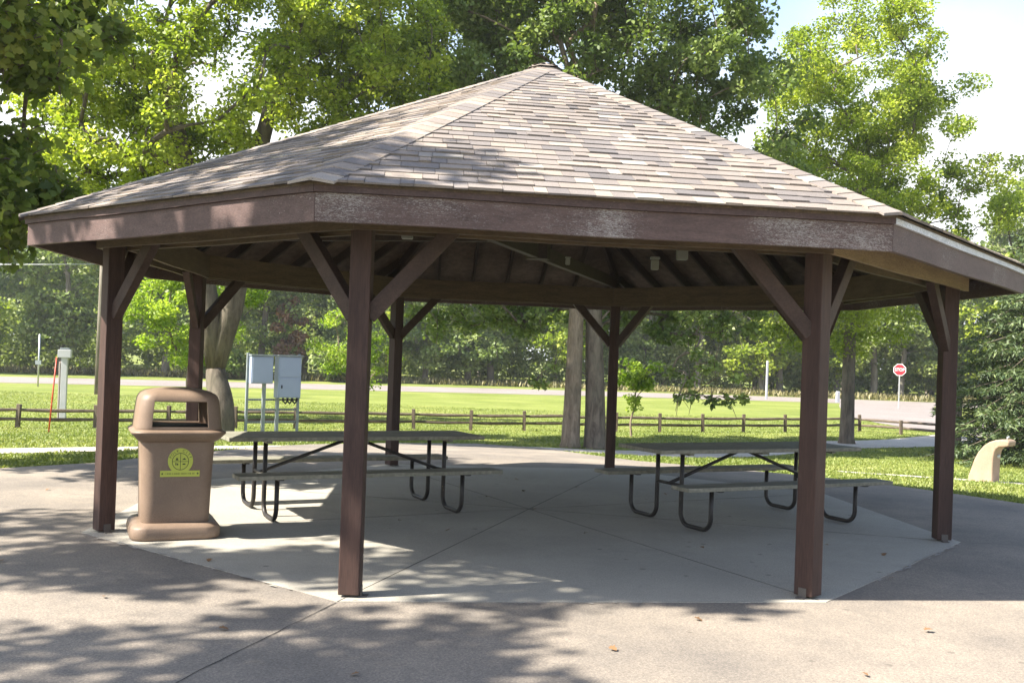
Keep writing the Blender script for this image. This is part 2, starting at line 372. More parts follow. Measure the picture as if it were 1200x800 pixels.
OC = np.array([.2391, 10.4664]); OROT = .1108; RP, RE = 4.103, 4.754
def oang(k): return R(-112.5) + OROT + k*math.pi/4
def oc(k, r, z=0.0):
    u, v = r*math.cos(oang(k)), r*math.sin(oang(k)); return Vector((OC[0]+u+v*.0259, OC[1]+v+u*.0259, z))

APRON = [(-6.28,12.25),(-5.42,13.23),(-4.64,15.58),(-3.9,19.5),(-2.6,22.4),(-.76,24.0),(.75,22.6),(1.7,19.2),(2.3,17.6),(3.74,16.6),(5.29,15.1),(6.49,12.5),(9.2,9.6),(13,6.5),(15,-7),(-15,-7),(-14,7.5),(-9.5,10.6)]
def inside(px, py, poly):
    c = np.zeros(len(px), bool); n = len(poly)
    for i in range(n):
        x1, y1 = poly[i]; x2, y2 = poly[(i+1) % n]
        cond = ((y1 > py) != (y2 > py)) & (px < (x2-x1)*(py-y1)/(y2-y1+1e-12)+x1); c ^= cond
    return c
def fan(name, poly, centre, off, material, label, rings=46, na=220):
    bd = []
    cum = [0]; n = len(poly); pts = [Vector(p) for p in poly]
    for i in range(n):
        a, b = pts[i], pts[(i+1) % n]; k = max(2, int((b-a).length/.35))
        for j in range(k): bd.append(a.lerp(b, j/k))
    V = []; F = []; nb = len(bd)
    V.append((centre[0], centre[1], G(*centre)+off))
    for r in range(1, rings+1):
        for q in bd:
            x = centre[0]+(q.x-centre[0])*r/rings; y = centre[1]+(q.y-centre[1])*r/rings
            V.append((x, y, G(x, y)+off))
    for j in range(nb): F.append((0, 1+j, 1+(j+1) % nb))
    for r in range(rings-1):
        for j in range(nb):
            a = 1+r*nb+j; b = 1+r*nb+(j+1) % nb; F.append((a, a+nb, b+nb, b))
    o = mesh(name, V, F, material); 
    o.data.flip_normals() if o.data.polygons[0].normal.z < 0 else None
    return tag(o, label, name.replace('_', ' '), kind='structure')
fan('apron_pavement', APRON, (0, 9), .0262, M['apron'], 'worn grey asphalt apron all round the shelter slab')
def strip(name, pts, width, off, material, label, step=.5, nacross=6):
    # Catmull-Rom centre line
    P = [Vector(p) for p in pts]; P = [P[0]*2-P[1]]+P+[P[-1]*2-P[-2]]; line = []
    for i in range(1, len(P)-2):
        k = max(2, int((P[i+1]-P[i]).length/step))
        for j in range(k):
            t = j/k; a, b, c, d = P[i-1:i+3]
            line.append(.5*((2*b)+(c-a)*t+(2*a-5*b+4*c-d)*t*t+(3*b-a-3*c+d)*t**3))
    line.append(P[-2]); V = []; F = []
    for i, q in enumerate(line):
        t = (line[min(i+1, len(line)-1)]-line[max(i-1, 0)]).normalized(); n = Vector((-t.y, t.x))
        wd = width(i/(len(line)-1)) if callable(width) else width
        for k in range(nacross+1):
            s = q+n*wd*(k/nacross-.5); V.append((s.x, s.y, G(s.x, s.y)+off))
    w_ = nacross+1
    for i in range(len(line)-1):
        for k in range(nacross): F.append((i*w_+k, (i+1)*w_+k, (i+1)*w_+k+1, i*w_+k+1))
    o = mesh(name, V, F, material)
    if o.data.polygons[0].normal.z < 0: o.data.flip_normals()
    tag(o, label, name.replace('_', ' '), kind='structure'); return line
PATHS = []
PATHS.append((strip('footpath', [(-17,8.6),(-12,11.3),(-8.6,13.6),(-6.6,15.4),(-4.6,17.6),(-3.4,19.5)], 1.0, .008, M['path'], 'pale narrow path across the lawn left of the shelter'), .6))
PATHS.append((strip('footpath', [(.3,22.5),(3,23.0),(6,25.6),(8.6,28.3),(12.4,30.7),(16,34.5)], 2.1, .006, M['path'], 'grey path from the apron to the driveway on the right'), 1.15))
PATHS.append((strip('road', [(-120,20),(-60,41),(-28,53.7),(-10,60.5),(3,64.6),(17,67.6),(30,67.6),(60,63),(120,50)], 9.0, .010, M['road'], 'pale road crossing in front of the woods', 2), 4.6))
PATHS.append((strip('driveway', [(25,66),(21.6,56),(18.6,45),(18.8,37),(23,31.5),(32,28),(60,24)], 5.6, .014, M['road'], 'pale driveway curving from the road towards the right', 1), 2.9))
PATHS.append((strip('footpath', [(16.5,16.0),(12,17.8),(9.2,18.9),(6.5,19.3)], .9, .006, M['path'], 'thin pale path running to the drinking fountain'), .55))

# slab in eight wedges with saw-cut gaps between them
V = []; F = []
for k in range(8):
    a, b = oc(k, RP+.17), oc(k+1, RP+.17); c = Vector((*OC, 0)); g = .005
    mid = (a+b+c)/3; d1 = (a-c).normalized(); d2 = (b-c).normalized()
    n1 = Vector((-d1.y, d1.x, 0)); n1 *= 1 if n1.dot(mid-c) > 0 else -1
    n2 = Vector((-d2.y, d2.x, 0)); n2 *= 1 if n2.dot(mid-c) > 0 else -1
    cc = c + (n1+n2).normalized()*g/math.sin(math.pi/8); aa = a+n1*g; bb = b+n2*g
    i = len(V)
    for z in (-.09, 0): V += [(cc.x, cc.y, z), (aa.x, aa.y, z), (bb.x, bb.y, z)]
    F += [(i+3, i+4, i+5), (i, i+2, i+1), (i, i+1, i+4, i+3), (i+1, i+2, i+5, i+4), (i+2, i, i+3, i+5)]
tag(mesh('shelter_slab', V, F, M['slab']), 'pale concrete octagon under the shelter, cut by straight joints', 'slab', kind='structure')
# thin dark joints running outwards over the apron
def crack(a, b, n=24, w_=.008, jit=.006, zz=None):
    V = []; F = []; a = Vector(a); b = Vector(b); t = (b-a).normalized(); nn = Vector((-t.y, t.x))
    for i in range(n+1):
        q = a.lerp(b, i/n)+nn*random.uniform(-jit, jit); ww = w_*random.uniform(.5, 1.2)
        for s in (-1, 1): p = q+nn*s*ww/2; V.append((p.x, p.y, G(p.x, p.y)+.0295 if zz is None else zz))
        if i: F.append((2*i-2, 2*i-1, 2*i+1, 2*i))
    o = mesh('pavement_joint', V, F, M['joint'])
    if o.data.polygons[0].normal.z < 0: o.data.flip_normals()
    tag(o, None, 'joint', kind='structure'); return o
for k in range(4): tag(crack(oc(k, RP+.1).xy, oc(k+4, RP+.1).xy, 60, .009, .0015, .0012+.0006*k), 'straight saw-cut joint crossing the slab')
V = []; F = []                                              # crumbled pale mortar along two slab edges
for k, t0, t1, m_, sz in ((1,.3,.97,34,.045),(7,.1,.9,40,.035),(0,.3,.7,8,.02)):
    for q in range(m_):
        t = random.uniform(t0, t1); c = oc(k, RP+.17).lerp(oc(k+1, RP+.17), t); d = (oc(k+1, RP)-oc(k, RP)).normalized(); nn = Vector((-d.y, d.x, 0)); i = len(V); kk = 9
        L1, L2 = sz*random.uniform(.4,1.6), sz*random.uniform(.12,.4); c = c + nn*random.uniform(-.05,.01)
        for j in range(kk):
            a = 2*math.pi*j/kk; w1 = random.uniform(.6,1.2); p = c+d*math.cos(a)*L1*w1+nn*math.sin(a)*L2*w1; V.append((p.x, p.y, .0042+.00012*q))
        F.append(tuple(range(i, i+kk)))
eo = mesh('edge_mortar', V, F, mat('crumbled_mortar', (.30,.285,.26), .95)); tag(eo, 'crumbled pale mortar along the slab edge', 'mortar', kind='structure')
for p_ in eo.data.polygons:
    if p_.normal.z < 0: p_.flip()
tag(crack(oc(0, RP+.2).xy, (-1.75, 4.0)), 'dark joint from the front left post to the lower left')
tag(crack(oc(2, RP+.2).xy, (9.0, 9.0)), 'dark joint running right from the right post')
tag(crack(oc(7, RP+.2).xy, (-9.0, 6.0)), 'dark joint running left from the left post')

# ------------------------------------------------------------------ the shelter
SH = empty('picnic_shelter', 'large octagonal open picnic shelter with brown posts and a shingled pyramid roof', 'shelter', (OC[0], OC[1], 0))
O = Vector((OC[0], OC[1], 0))
ZE = 2.363; ZT = 2.60; ZA = 4.684; RR = 4.80
def zr(r): return ZT + (ZA-ZT)*(1-r/RR)
def lc(k, r, z=0.0): return oc(k, r, z)-O
def ring(k, r0, r1, z0, z1, name, material, trimend=.0015, ext=(0,0)):
    a0, a1, b0, b1 = lc(k, r0), lc(k, r1), lc(k+1, r0), lc(k+1, r1); d = (b1-a1).normalized()
    a0 += d*(trimend-ext[0]); a1 += d*(trimend-ext[0]); b0 -= d*(trimend-ext[1]); b1 -= d*(trimend-ext[1])
    V = []
    # subdivide lengthways for slight bow
    n = 10; F = []
    for i in range(n+1):
        t = i/n; p0 = a0.lerp(b0, t); p1 = a1.lerp(b1, t); bow = .004*math.sin(t*9+k)
        for p, z in ((p0, z0+bow), (p1, z0+bow), (p1, z1+bow), (p0, z1+bow)): V.append((p.x, p.y, z))
        if i:
            q = 4*(i-1)
            for j in range(4): F.append((q+j, q+(j+1)%4, q+4+(j+1)%4, q+4+j))
    F += [(3,2,1,0), tuple(4*n+j for j in range(4))]
    o = mesh(name, V, F, material, SH)
    bm = bmesh.new(); bm.from_mesh(o.data); bmesh.ops.recalc_face_normals(bm, faces=bm.faces[:]); bm.to_mesh(o.data); bm.free()
    return o
for k in range(8):
    a = oang(k); pa = a+R(15); rot = Matrix.Rotation(pa, 3, 'Z'); p = lc(k, RP)
    post = MB().box((p.x, p.y, 1.345), (.138, .138, 2.66), rot, .008).build('post', M['post'], SH)
    mb = MB(); c = p - Vector((math.cos(a), math.sin(a), 0))*.0
    sd_ = 1 if k in (0, 7, 4) else -1
    t_ = Vector((-math.sin(pa), math.cos(pa), 0))
    q = p + t_*sd_*.074; mb.box((q.x, q.y, .035), (.06, .006, .07), rot, .001); q2 = p+t_*sd_*.096; mb.box((q2.x, q2.y, .004), (.06, .04, .006), rot)
    mb.build('base_bracket', M['bracket'], post)
    for s in (-1, 1):
        n = lc(k+s, RP)-p; n.z = 0; n.normalize()
        w1 = p+n*.05+Vector((0,0,1.83)); w2 = p+n*.60+Vector((0,0,2.44))
        MB().beam(w1, w2, .076, .108, Vector((0,0,1)), .006).build('knee_brace', M['brace'], post)
    pale = k == 1
    ring(k, RP+.095, RP+.14, 2.385, 2.645, 'ring_beam', M['pale_wood'] if k in (1,) else M['raw_wood'], ext=(0, .12 if pale else 0) if pale else (0,0))
    ring(k, RP-.14, RP-.095, 2.385, 2.645, 'ring_beam', M['raw_wood'])
    fm = M['fascia_worn'] if k in (0,) else M['fascia']
    fa = ring(k, RE-.045, RE, ZE, ZE+.172, 'fascia_board', fm)
    if k == 0: fa['label'] = 'badly peeling front fascia board'
    tr = ring(k, RE-.03, RE+.022, ZE+.174, ZE+.226, 'drip_trim', M['trim_sheen'] if k == 1 else M['trim'])
    if k == 1: tr['label'] = 'pale trim strip on the right with sky reflection in its colour'
    # hip rafter
    ha = lc(k, .16); ha.z = zr(.16)-.105; hb = lc(k, RE-.06); hb.z = zr(RE-.06)-.105
    MB().beam(ha, hb, .05, .14).build('hip_rafter', M['rafter'], SH)
    # jack rafters
    ea, eb = lc(k, RE-.06), lc(k+1, RE-.06); em = (ea+eb)/2; tan = (eb-ea).normalized(); hwid = (eb-ea).length/2
    for u in (-1.5, -1.0, -.5, 0, .5, 1.0, 1.5):
        s0 = max(.07, abs(u)/hwid+.03); zz = lambda q: ZA+(ZT-ZA)*q*(RE-.06)/RR-.095
        A = em*s0+tan*u; A.z = zz(s0); B = em*.985+tan*u; B.z = zz(.985)
        if (B-A).length > .3: MB().beam(A, B, .038, .11, bevel=.002).build('rafter', M['rafter'], SH)
    # collar
    ring(k, 2.25, 2.29, 3.16, 3.30, 'collar_beam', M['rafter'])
# tie beams, hub
for k, z in ((0, 2.72), (2, 2.90)):
    a, b = lc(k, RP-.15, z), lc(k+4, RP-.15, z); MB().beam(a, b, .075, .15).build('tie_beam', M['rafter'], SH)
MB().prism([(0.13*math.cos(i*math.pi/4), .13*math.sin(i*math.pi/4)) for i in range(8)], 2.64, 4.5).build('king_post', M['rafter'], SH)
# deck (underside boards)
V = [tuple(lc(k, RR-.02, zr(RR-.02)-.012)) for k in range(8)] + [(0,0,ZA-.012)] + [tuple(lc(k, RR-.02, zr(RR-.02)-.032)) for k in range(8)] + [(0,0,ZA-.032)]
F = [(k, (k+1)%8, 8) for k in range(8)] + [(9+(k+1)%8, 9+k, 17) for k in range(8)] + [(k, 9+k, 9+(k+1)%8, (k+1)%8) for k in range(8)]
mesh('roof_deck', V, F, M['deck'], SH)
# shingles
def shingle_facet(k):
    a, b = lc(k, RR+.02), lc(k+1, RR+.02); a.z = b.z = zr(RR+.02); ap_ = Vector((0,0,ZA)); mid = (a+b)/2
    u = (b-a).normalized(); v = (ap_-mid); SL = v.length; v.normalize(); n = u.cross(v); n *= 1 if n.z > 0 else -1
    hw = (b-a).length/2; ex = .140; V = []; F = []; T = []
    def P(x, y, h): q = mid+u*x+v*y+n*h; return (q.x, q.y, q.z)
    rows = int(SL/ex); sway = [random.uniform(-.0015,.0015) for _ in range(rows+2)]
    for r in range(rows+1):
        y0 = r*ex; y1 = min(y0+ex+.03, SL-.01)
        if y1 <= y0+.02: break
        h0 = hw*(1-y0/SL); h1 = hw*(1-y1/SL); x = -h0-random.uniform(0, .2)
        while x < h0:
            wdt = random.choice((.09,.12,.16,.19,.24))*random.uniform(.85, 1.15); xa, xb = max(x, -h0), min(x+wdt-.003, h0); x += wdt
            if xb-xa < .01: continue
            th = random.choice((.009,.010,.016)); dy = random.uniform(-.003, .003)*1.0; la, lb = th+random.uniform(0,.002), th+random.uniform(0,.003)
            xa1, xb1 = max(xa, -h1), min(xb, h1)
            if xb1 < xa1: xa1 = xb1 = max(-h1, min(h1, (xa+xb)/2))
            i = len(V); yb = y0-dy+sway[r]
            V += [P(xa,yb,0), P(xb,yb,0), P(xb,yb,lb), P(xa,yb,la), P(xa1,y1,.002), P(xb1,y1,.002)]
            F += [(i+3,i+2,i+5,i+4), (i,i+1,i+2,i+3), (i,i+3,i+4), (i+1,i+5,i+2)]; tn = random.betavariate(4.2, 4.2); tn = tn if random.random() > .05 else random.uniform(.8, .95)
            if random.random() < .08: tn = random.uniform(.05, .2)
            T += [tn]*4
    o = mesh('shingle_slope', V, F, M['shingle'], SH); at = o.data.attributes.new('tone', 'FLOAT', 'FACE'); at.data.foreach_set('value', T)
def hip_caps(k):
    b = lc(k, RR+.022); b.z = zr(RR+.022); t = Vector((0,0,ZA)); d = t-b; LN = d.length; d.normalize()
    # directions lying in the two adjoining slopes
    V = []; F = []; T = []; sl = []
    for s in (-1, 1):
        mid = (lc(k, RR)+lc(k+s, RR))/2; mid.z = ZT; c = (mid-b); e = (lc(k+s, RR+.04)-lc(k, RR+.04)).normalized()
        e = e - d*e.dot(d); sl.append(e.normalized())
    y = 0
    while y < LN-.05:
        y1 = min(y+.19, LN+.02); tn = random.betavariate(2.2, 2.2); i = len(V); h0, h1 = .020, .012
        for yy, h, ww in ((y, h0, .155), (y1, h1, .15)):
            c = b+d*yy+Vector((0,0,h)); L_ = c+sl[0]*ww; R_ = c+sl[1]*ww; V += [tuple(L_), tuple(c+Vector((0,0,.004))), tuple(R_)]
        for ww in (0,): c = b+d*y+Vector((0,0,.004)); V += [tuple(c+sl[0]*.155), tuple(c), tuple(c+sl[1]*.155)]
        F += [(i,i+1,i+4,i+3),(i+1,i+2,i+5,i+4),(i+6,i+7,i+1,i),(i+7,i+8,i+2,i+1),(i,i+3,i+6),(i+2,i+8,i+5)]; T += [tn]*6; y += .145
    o = mesh('hip_cap', V, F, M['shingle'], SH); at = o.data.attributes.new('tone', 'FLOAT', 'FACE'); at.data.foreach_set('value', T)
for k in range(8): shingle_facet(k)
for k in range(8): hip_caps(k)
mb = MB(); n = 8
for i in range(n):
    pass
pv = [(0,0,ZA+.045)]+[(.2*math.cos(oang(i)), .2*math.sin(oang(i)), ZA-.04) for i in range(8)]
o = mesh('peak_cap', pv, [(0, 1+i, 1+(i+1)%8) for i in range(8)], M['shingle'], SH); at = o.data.attributes.new('tone', 'FLOAT', 'FACE'); at.data.foreach_set('value', [.6]*8)
for (x, y, z, s) in ((-.99, 9.0, 2.70, 1), (1.55, 9.2, 2.62, 1), (1.30, 9.2, 2.50, .7), (.5, 9.4, 2.52, .45)):
    o = MB().box((x-OC[0], y-OC[1], z), (.10*s, .10*s, .13*s), None, .012).box((x-OC[0], y-OC[1], z+.09*s), (.12*s, .12*s, .03*s), None, .004).build('light_fixture', M['fixture'], SH)

# ------------------------------------------------------------------ picnic tables
def make_table(label, loc, rz):
    t = empty('picnic_table', label, 'picnic table', loc, rz, 'picnic tables under the shelter'); LN = 2.62
    for i in range(5):
        y = (i-2)*.148; MB().box((random.uniform(-.004,.004), y, .745+random.uniform(-.001,.001)), (LN, .142, .038), None, .006).build('top_plank', M['table_wood'], t)
    for s in (-1, 1):
        for j in range(2): MB().box((0, s*(.60+.136*j), .442), (LN, .13, .038), None, .006).build('seat_plank', M['table_wood'], t)
    for sx in (-1, 1):
        x = sx*.93
        for s in (-1, 1):
            pts = []; y0, y1, r = .20, .66, .12          # inner and outer uprights of the U
            pts.append((x, s*y0, .722)); pts.append((x, s*y0, .4)); pts.append((x, s*(y0+.0), r+.03))
            for q in range(1, 8): a = q/8*math.pi/2; pts.append((x, s*(y0+r-r*math.cos(a)), .03+r-r*math.sin(a)))
            pts += [(x, s*(y0+r), .03), (x, s*(y1-r), .03)]
            for q in range(1, 8): a = q/8*math.pi/2; pts.append((x, s*(y1-r+r*math.sin(a)), .03+r-r*math.cos(a)))
            pts += [(x, s*y1, r+.03), (x, s*y1, .425)]
            MB().tube(pts, .022, 12).build('leg', M['tube'], t, True)
            MB().box((x, s*.665, .418), (.05, .28, .008)).build('seat_bracket', M['tube'], t)
        MB().box((x, 0, .715), (.05, .70, .02), None, .002).build('top_batten', M['table_wood'], t)
        MB().tube([(x, -.20, .40), (x, .20, .40)], .016, 10).build('cross_bar', M['tube'], t, True)
        MB().tube([(sx*.08, 0, .70), (x-sx*.0, 0, .40)], .017, 10).build('diagonal_brace', M['tube'], t, True)
    MB().box((0, 0, .714), (.09, .70, .018), None, .002).build('top_batten', M['table_wood'], t)
    return t
make_table('weathered picnic table behind the trash bin, its left end in sunlight', (-1.58, 10.02, 0), R(28))
make_table('weathered picnic table on the right, standing wholly in shade', (2.44, 10.30, 0), R(27.5))

# ------------------------------------------------------------------ trash bin
def rrect(hx, hy, r, n=6, seg=4, stops=None):
    """rounded rectangle outline, counter clockwise from the front middle"""
    out = []
    sx = stops or [0.0]
    def side(h, rr):
        s = [v for v in sx if v < h-rr-.001]; return sorted(set([-v for v in s]+s))
    fx = side(hx, r)
    out += [(x, -hy) for x in fx]
    out += [(hx-r+r*math.sin(a), -hy+r-r*math.cos(a)) for a in [math.pi/2*i/n for i in range(n+1)]]
    out += [(hx, y) for y in side(hy, r)]
    out += [(hx-r+r*math.cos(a), hy-r+r*math.sin(a)) for a in [math.pi/2*i/n for i in range(n+1)]]
    out += [(x, hy) for x in fx[::-1]]
    out += [(-hx+r-r*math.sin(a), hy-r+r*math.cos(a)) for a in [math.pi/2*i/n for i in range(n+1)]]
    out += [(-hx, y) for y in side(hy, r)[::-1]]
    out += [(-hx+r-r*math.cos(a), -hy+r-r*math.sin(a)) for a in [math.pi/2*i/n for i in range(n+1)]]
    return out
def loft(name, rings, material, parent, cap0=True, cap1=True, skip=None, solid=0, sub=0):
    V = []; F = []; n = len(rings[0][0])
    for pts, z in rings: V += [(x, y, z) for x, y in pts]
    for j in range(len(rings)-1):
        for i in range(n):
            k = (i+1) % n; q = (j*n+i, j*n+k, (j+1)*n+k, (j+1)*n+i)
            if skip and skip(rings[0][0][i], rings[0][0][k], j, i, k): continue
            F.append(q)
    if cap0: F.append(tuple(range(n))[::-1])
    if cap1: F.append(tuple((len(rings)-1)*n+i for i in range(n)))
    o = mesh(name, V, F, material, parent, True)
    if solid:
        md = o.modifiers.new('solid', 'SOLIDIFY'); md.thickness = solid; md.offset = -1
    md = o.modifiers.new('bev', 'BEVEL'); md.width = .008; md.segments = 2; md.limit_method = 'ANGLE'; md.angle_limit = R(35)
    return o
BIN = empty('trash_bin', 'brown speckled plastic trash bin with hooded lid beside the left post', 'trash bin', (-2.83, 8.42, 0), R(24)); BIN.scale = (.94, .94, 1)
RC = .105; WS = [0.0, .09, .193]
def rg(h, r=RC, ws=WS):
    base = rrect(.30, .30, RC, 6, stops=ws); s = h/.30
    return [(x*s, y*s) for x, y in base]
loft('base_flange', [(rg(.365), 0), (rg(.380), .015), (rg(.382), .06), (rg(.373), .10), (rg(.345), .125), (rg(.30), .133)], M['bin'], BIN)
loft('body', [(rg(.288), .13), (rg(.292), .3), (rg(.300), .55), (rg(.312), .80), (rg(.316), .83)], M['bin'], BIN)
loft('rim', [(rg(.30), .79), (rg(.335), .805), (rg(.375), .845), (rg(.402), .872), (rg(.400), .886), (rg(.36), .905), (rg(.335), .912)], M['bin'], BIN)
def skipwin(p, q, j, i, k):
    return j in (1, 2) and abs((p[0]+q[0])/2) < .192 and abs(p[1]) > .295 and abs(q[1]) > .295
loft('hood', [(rg(.366), .905), (rg(.363), .925), (rg(.352), 1.03), (rg(.338), 1.135), (rg(.326), 1.168), (rg(.308), 1.190), (rg(.268), 1.211), (rg(.20), 1.225), (rg(.12), 1.237), (rg(.05), 1.24)], M['bin'], BIN, cap0=False, skip=skipwin, solid=.022)
loft('liner', [(rg(.29), .885), (rg(.29), .916)], M['bin_dark'], BIN)
# sticker
ST = Matrix.Translation((.015, -.3065, .60)) @ Matrix.Rotation(R(90+1.4), 4, 'X')
mb = MB(); circ = [(.105*math.cos(i*2*math.pi/40), .045+.105*math.sin(i*2*math.pi/40)) for i in range(40)]
mb.prism(circ, 0, .002); mb.prism([(-.165,-.085),(.165,-.085),(.165,-.035),(-.165,-.035)], .0005, .0026)
st = mb.build('sticker', M['sticker'], BIN); st.matrix_local = ST
mb = MB()
def arcband(cx, cy, r0, r1, n=40):
    for i in range(n):
        a, b = 2*math.pi*i/n, 2*math.pi*(i+1)/n
        mb.prism([(cx+r0*math.cos(a), cy+r0*math.sin(a)), (cx+r1*math.cos(a), cy+r1*math.sin(a)), (cx+r1*math.cos(b), cy+r1*math.sin(b)), (cx+r0*math.cos(b), cy+r0*math.sin(b))], .0015, .0032)
arcband(0, .04, .066, .071)
mb.prism([(-.0022,-.026),(.0022,-.026),(.0022,.106),(-.0022,.106)], .0015, .0034)
mb.prism([(-.066,.038),(.066,.038),(.066,.042),(-.066,.042)], .0015, .0030)
mb.prism([(-.044,.050),(-.016,.050),(-.030,.076)], .0015, .0031)
mb.prism([(.012,.054),(.050,.054),(.031,.070)], .0015, .0031)
mb.prism([(-.042,.010),(-.034,.010),(-.034,.030),(-.042,.030)], .0015, .0031)
mb.prism([(-.030,.010),(-.018,.010),(-.018,.024),(-.030,.024)], .0015, .0031)
mb.prism([(.016,.014),(.044,.014),(.040,.024),(.020,.024)], .0015, .0031)
def star(cx, cy, r):
    mb.prism([(cx+(r if i%2==0 else r*.42)*math.sin(i*math.pi/5), cy+(r if i%2==0 else r*.42)*math.cos(i*math.pi/5)) for i in range(10)], .0027, .0040)
star(-.148, -.06, .012); star(.148, -.06, .012)
emb = mb.build('emblem', M['ink'], st)
def text_mesh(s, size, material, parent, loc, rot=0, name='lettering', ext=.0006):
    cu = bpy.data.curves.new(name, 'FONT'); cu.body = s; cu.size = size; cu.align_x = 'CENTER'; cu.align_y = 'CENTER'; cu.extrude = ext
    to = bpy.data.objects.new(name, cu); C.objects.link(to); dg = bpy.context.evaluated_depsgraph_get(); me = bpy.data.meshes.new_from_object(to.evaluated_get(dg))
    bpy.data.objects.remove(to); o = link(name, me, material, parent); o.location = loc; o.rotation_euler = (0,0,rot); return o
word = 'POLK CITY'; parts_ = []
for i, ch in enumerate(word):
    if ch == ' ': continue
    a = R(68-(i/(len(word)-1))*136)
    text_mesh(ch, .032, M['ink'], st, (.088*math.sin(-a), .042+.088*math.cos(a), .0028), a, 'letter')
# worn illegible line of small marks on the band
mb = MB(); x = -.125
while x < .125:
    wd = random.choice((.004,.006,.008)); mb.prism([(x,-.067),(x+wd,-.067),(x+wd,-.053),(x,-.053)], .0027, .0034); x += wd+random.choice((.004,.005,.010))
mb.build('worn_marks', mat('faded_ink', (.16,.18,.04), .6), st)

# ------------------------------------------------------------------ rail fence
FP = [(-14.2,23.9),(-12.3,24.75),(-10.7,25.6),(-9.1,26.4),(-7.5,27.1),(-6.0,27.75),(-4.4,28.4),(-2.8,29.0),(-1.15,29.5),(.45,30.1),(1.9,30.6),(3.35,31.1),(4.8,31.6),(6.3,32.2),(7.78,32.9),(9.4,33.7),(11.0,34.7),(12.6,35.6),(13.7,34.6),(14.9,33.6)]
FE = empty('rail_fence', 'low weathered two-rail timber fence crossing the lawn', 'fence', (0, 29, G(0,29)))
off = Vector((0, 29, G(0,29)))
for i, (x, y) in enumerate(FP):
    z = G(x, y); h = .60 if i < 18 else .5
    tl = random.uniform(-.03,.03)
    MB().beam(Vector((x, y, z-.1))-off, Vector((x+tl, y+tl, z+h))-off, .10, .10, Vector((0,1,0)), .012).build('post', M['rail'], FE)
    if i:
        xa, ya = FP[i-1]; za = G(xa, ya)
        for hh in (.22, .44):
            a = Vector((xa, ya, za+hh+random.uniform(-.012,.012)))-off; b = Vector((x, y, z+hh+random.uniform(-.02,.02)))-off
            pts = [a.lerp(b, t)+Vector((0, 0, .006*math.sin(t*6+i))) for t in (0,.2,.4,.6,.8,1)]
            MB().tube(pts, [.034,.044,.047,.047,.044,.034], 7).build('rail', M['rail'], FE)

# ------------------------------------------------------------------ electrical cabinets
cb = Vector((-5.28, 22.0, G(-5.28, 22.0))); E_ = empty('utility_cabinets', 'two grey electrical cabinets hung on a slotted steel frame behind the bin', 'electrical cabinets', tuple(cb), R(36))
def px(v): return v
for i, x in enumerate((-.60,-.22,.10,.60)):
    if i in (0, 3): MB().box((x, 0, .95), (.055, .05, 2.0), None, .004).build('upright', M['galv'], E_)
    else: MB().box((x, -.02, .60 if i == 1 else .44), (.075, .06, 1.35 if i == 1 else 1.06), None, .006).build('conduit', M['galv'], E_)
for z in (.42, .70, .92):
    MB().box((0, .03, z), (1.22, .03, .045), None, .003).build('cross_strut', M['galv'], E_)
    mb = MB()
    for j in range(22): mb.box((-.57+j*.054, .0125, z), (.026, .006, .016))
    mb.build('strut_slots', M['cable'], E_)
c1 = MB().box((-.33, -.06, 1.58), (.50, .22, .60), None, .012).build('cabinet_box', M['cabinet'], E_)
MB().box((-.33, -.176, 1.58), (.45, .014, .54), None, .004).build('cabinet_door', M['cabinet'], c1)
MB().box((-.33, -.07, 1.90), (.54, .27, .03), None, .004).build('cabinet_hood', M['galv'], c1)
c2 = MB().box((.31, -.06, 1.43), (.54, .24, .92), None, .012).build('cabinet_box', M['cabinet'], E_)
MB().box((.31, -.186, 1.655), (.49, .014, .42), None, .004).build('cabinet_door', M['cabinet'], c2)
MB().box((.31, -.186, 1.20), (.49, .014, .42), None, .004).build('cabinet_door', M['cabinet'], c2)
MB().box((.31, -.07, 1.91), (.60, .30, .03), None, .004).build('cabinet_hood', M['galv'], c2)
MB().box((.12, -.20, 1.22), (.03, .02, .07), None, .003).build('latch', M['cable'], c2)
for x in (.22, .32, .44): MB().tube([(x, -.05, .97), (x, -.06, .90), (x+.05, -.08, .84), (x+.10, -.06, .90), (x+.12, -.04, .97)], .022, 8).build('cable_loop', M['cable'], c2, True)

# ------------------------------------------------------------------ post, stakes, poles on the left lawn
z = G(-12.37, 27.4); U_ = empty('utility_post', 'stout white utility post with a box cap on the left lawn', 'utility post', (-12.37, 27.4, z), R(12))
MB().box((0,0,.9), (.16,.13,1.9), None, .01).build('post', M['util_white'], U_)
MB().box((-.12,.0,.8), (.035,.12,1.7), None, .004).build('side_board', M['util_tan'], U_)
MB().box((.0,-.01,1.87), (.34,.18,.22), None, .012).build('meter_box', M['util_white'], U_)
MB().box((.0,-.01,2.01), (.24,.14,.05), None, .008).build('cap', M['galv'], U_)
S_ = MB().tube([(0,0,-.1),(.07,0,.9),(.13,0,1.78)], [.018,.018,.016], 8).build('marker_stake', M['red'], None, True)
S_.location = (-10.87, 23.36, G(-10.87,23.36)); tag(S_, 'thin leaning red marker stake in the grass before the fence', 'marker stake')
S_ = MB().tube([(0,0,-.1),(0,0,1.35)], .035, 8).build('marker_stake', M['red'], None, True); S_.location = (-21.6, 54.2, G(-21.6,54.2)); tag(S_, 'short distant red marker stake at the road edge', 'marker stake')
S_ = empty('sign_pole', 'bare grey metal sign pole far left by the road', 'pole', (-22.5, 47.1, G(-22.5,47.1)))
MB().tube([(0,0,-.1),(0,0,2.5)], .04, 8).build('pole', M['steel'], S_, True); MB().box((0,-.05,1.15), (.28,.02,.2), None, .004).build('plate', M['galv'], S_)
P_ = empty('power_pole', 'pale wooden power pole behind the bright maple at the left', 'power pole', (-17.5, 42, G(-17.5,42)))
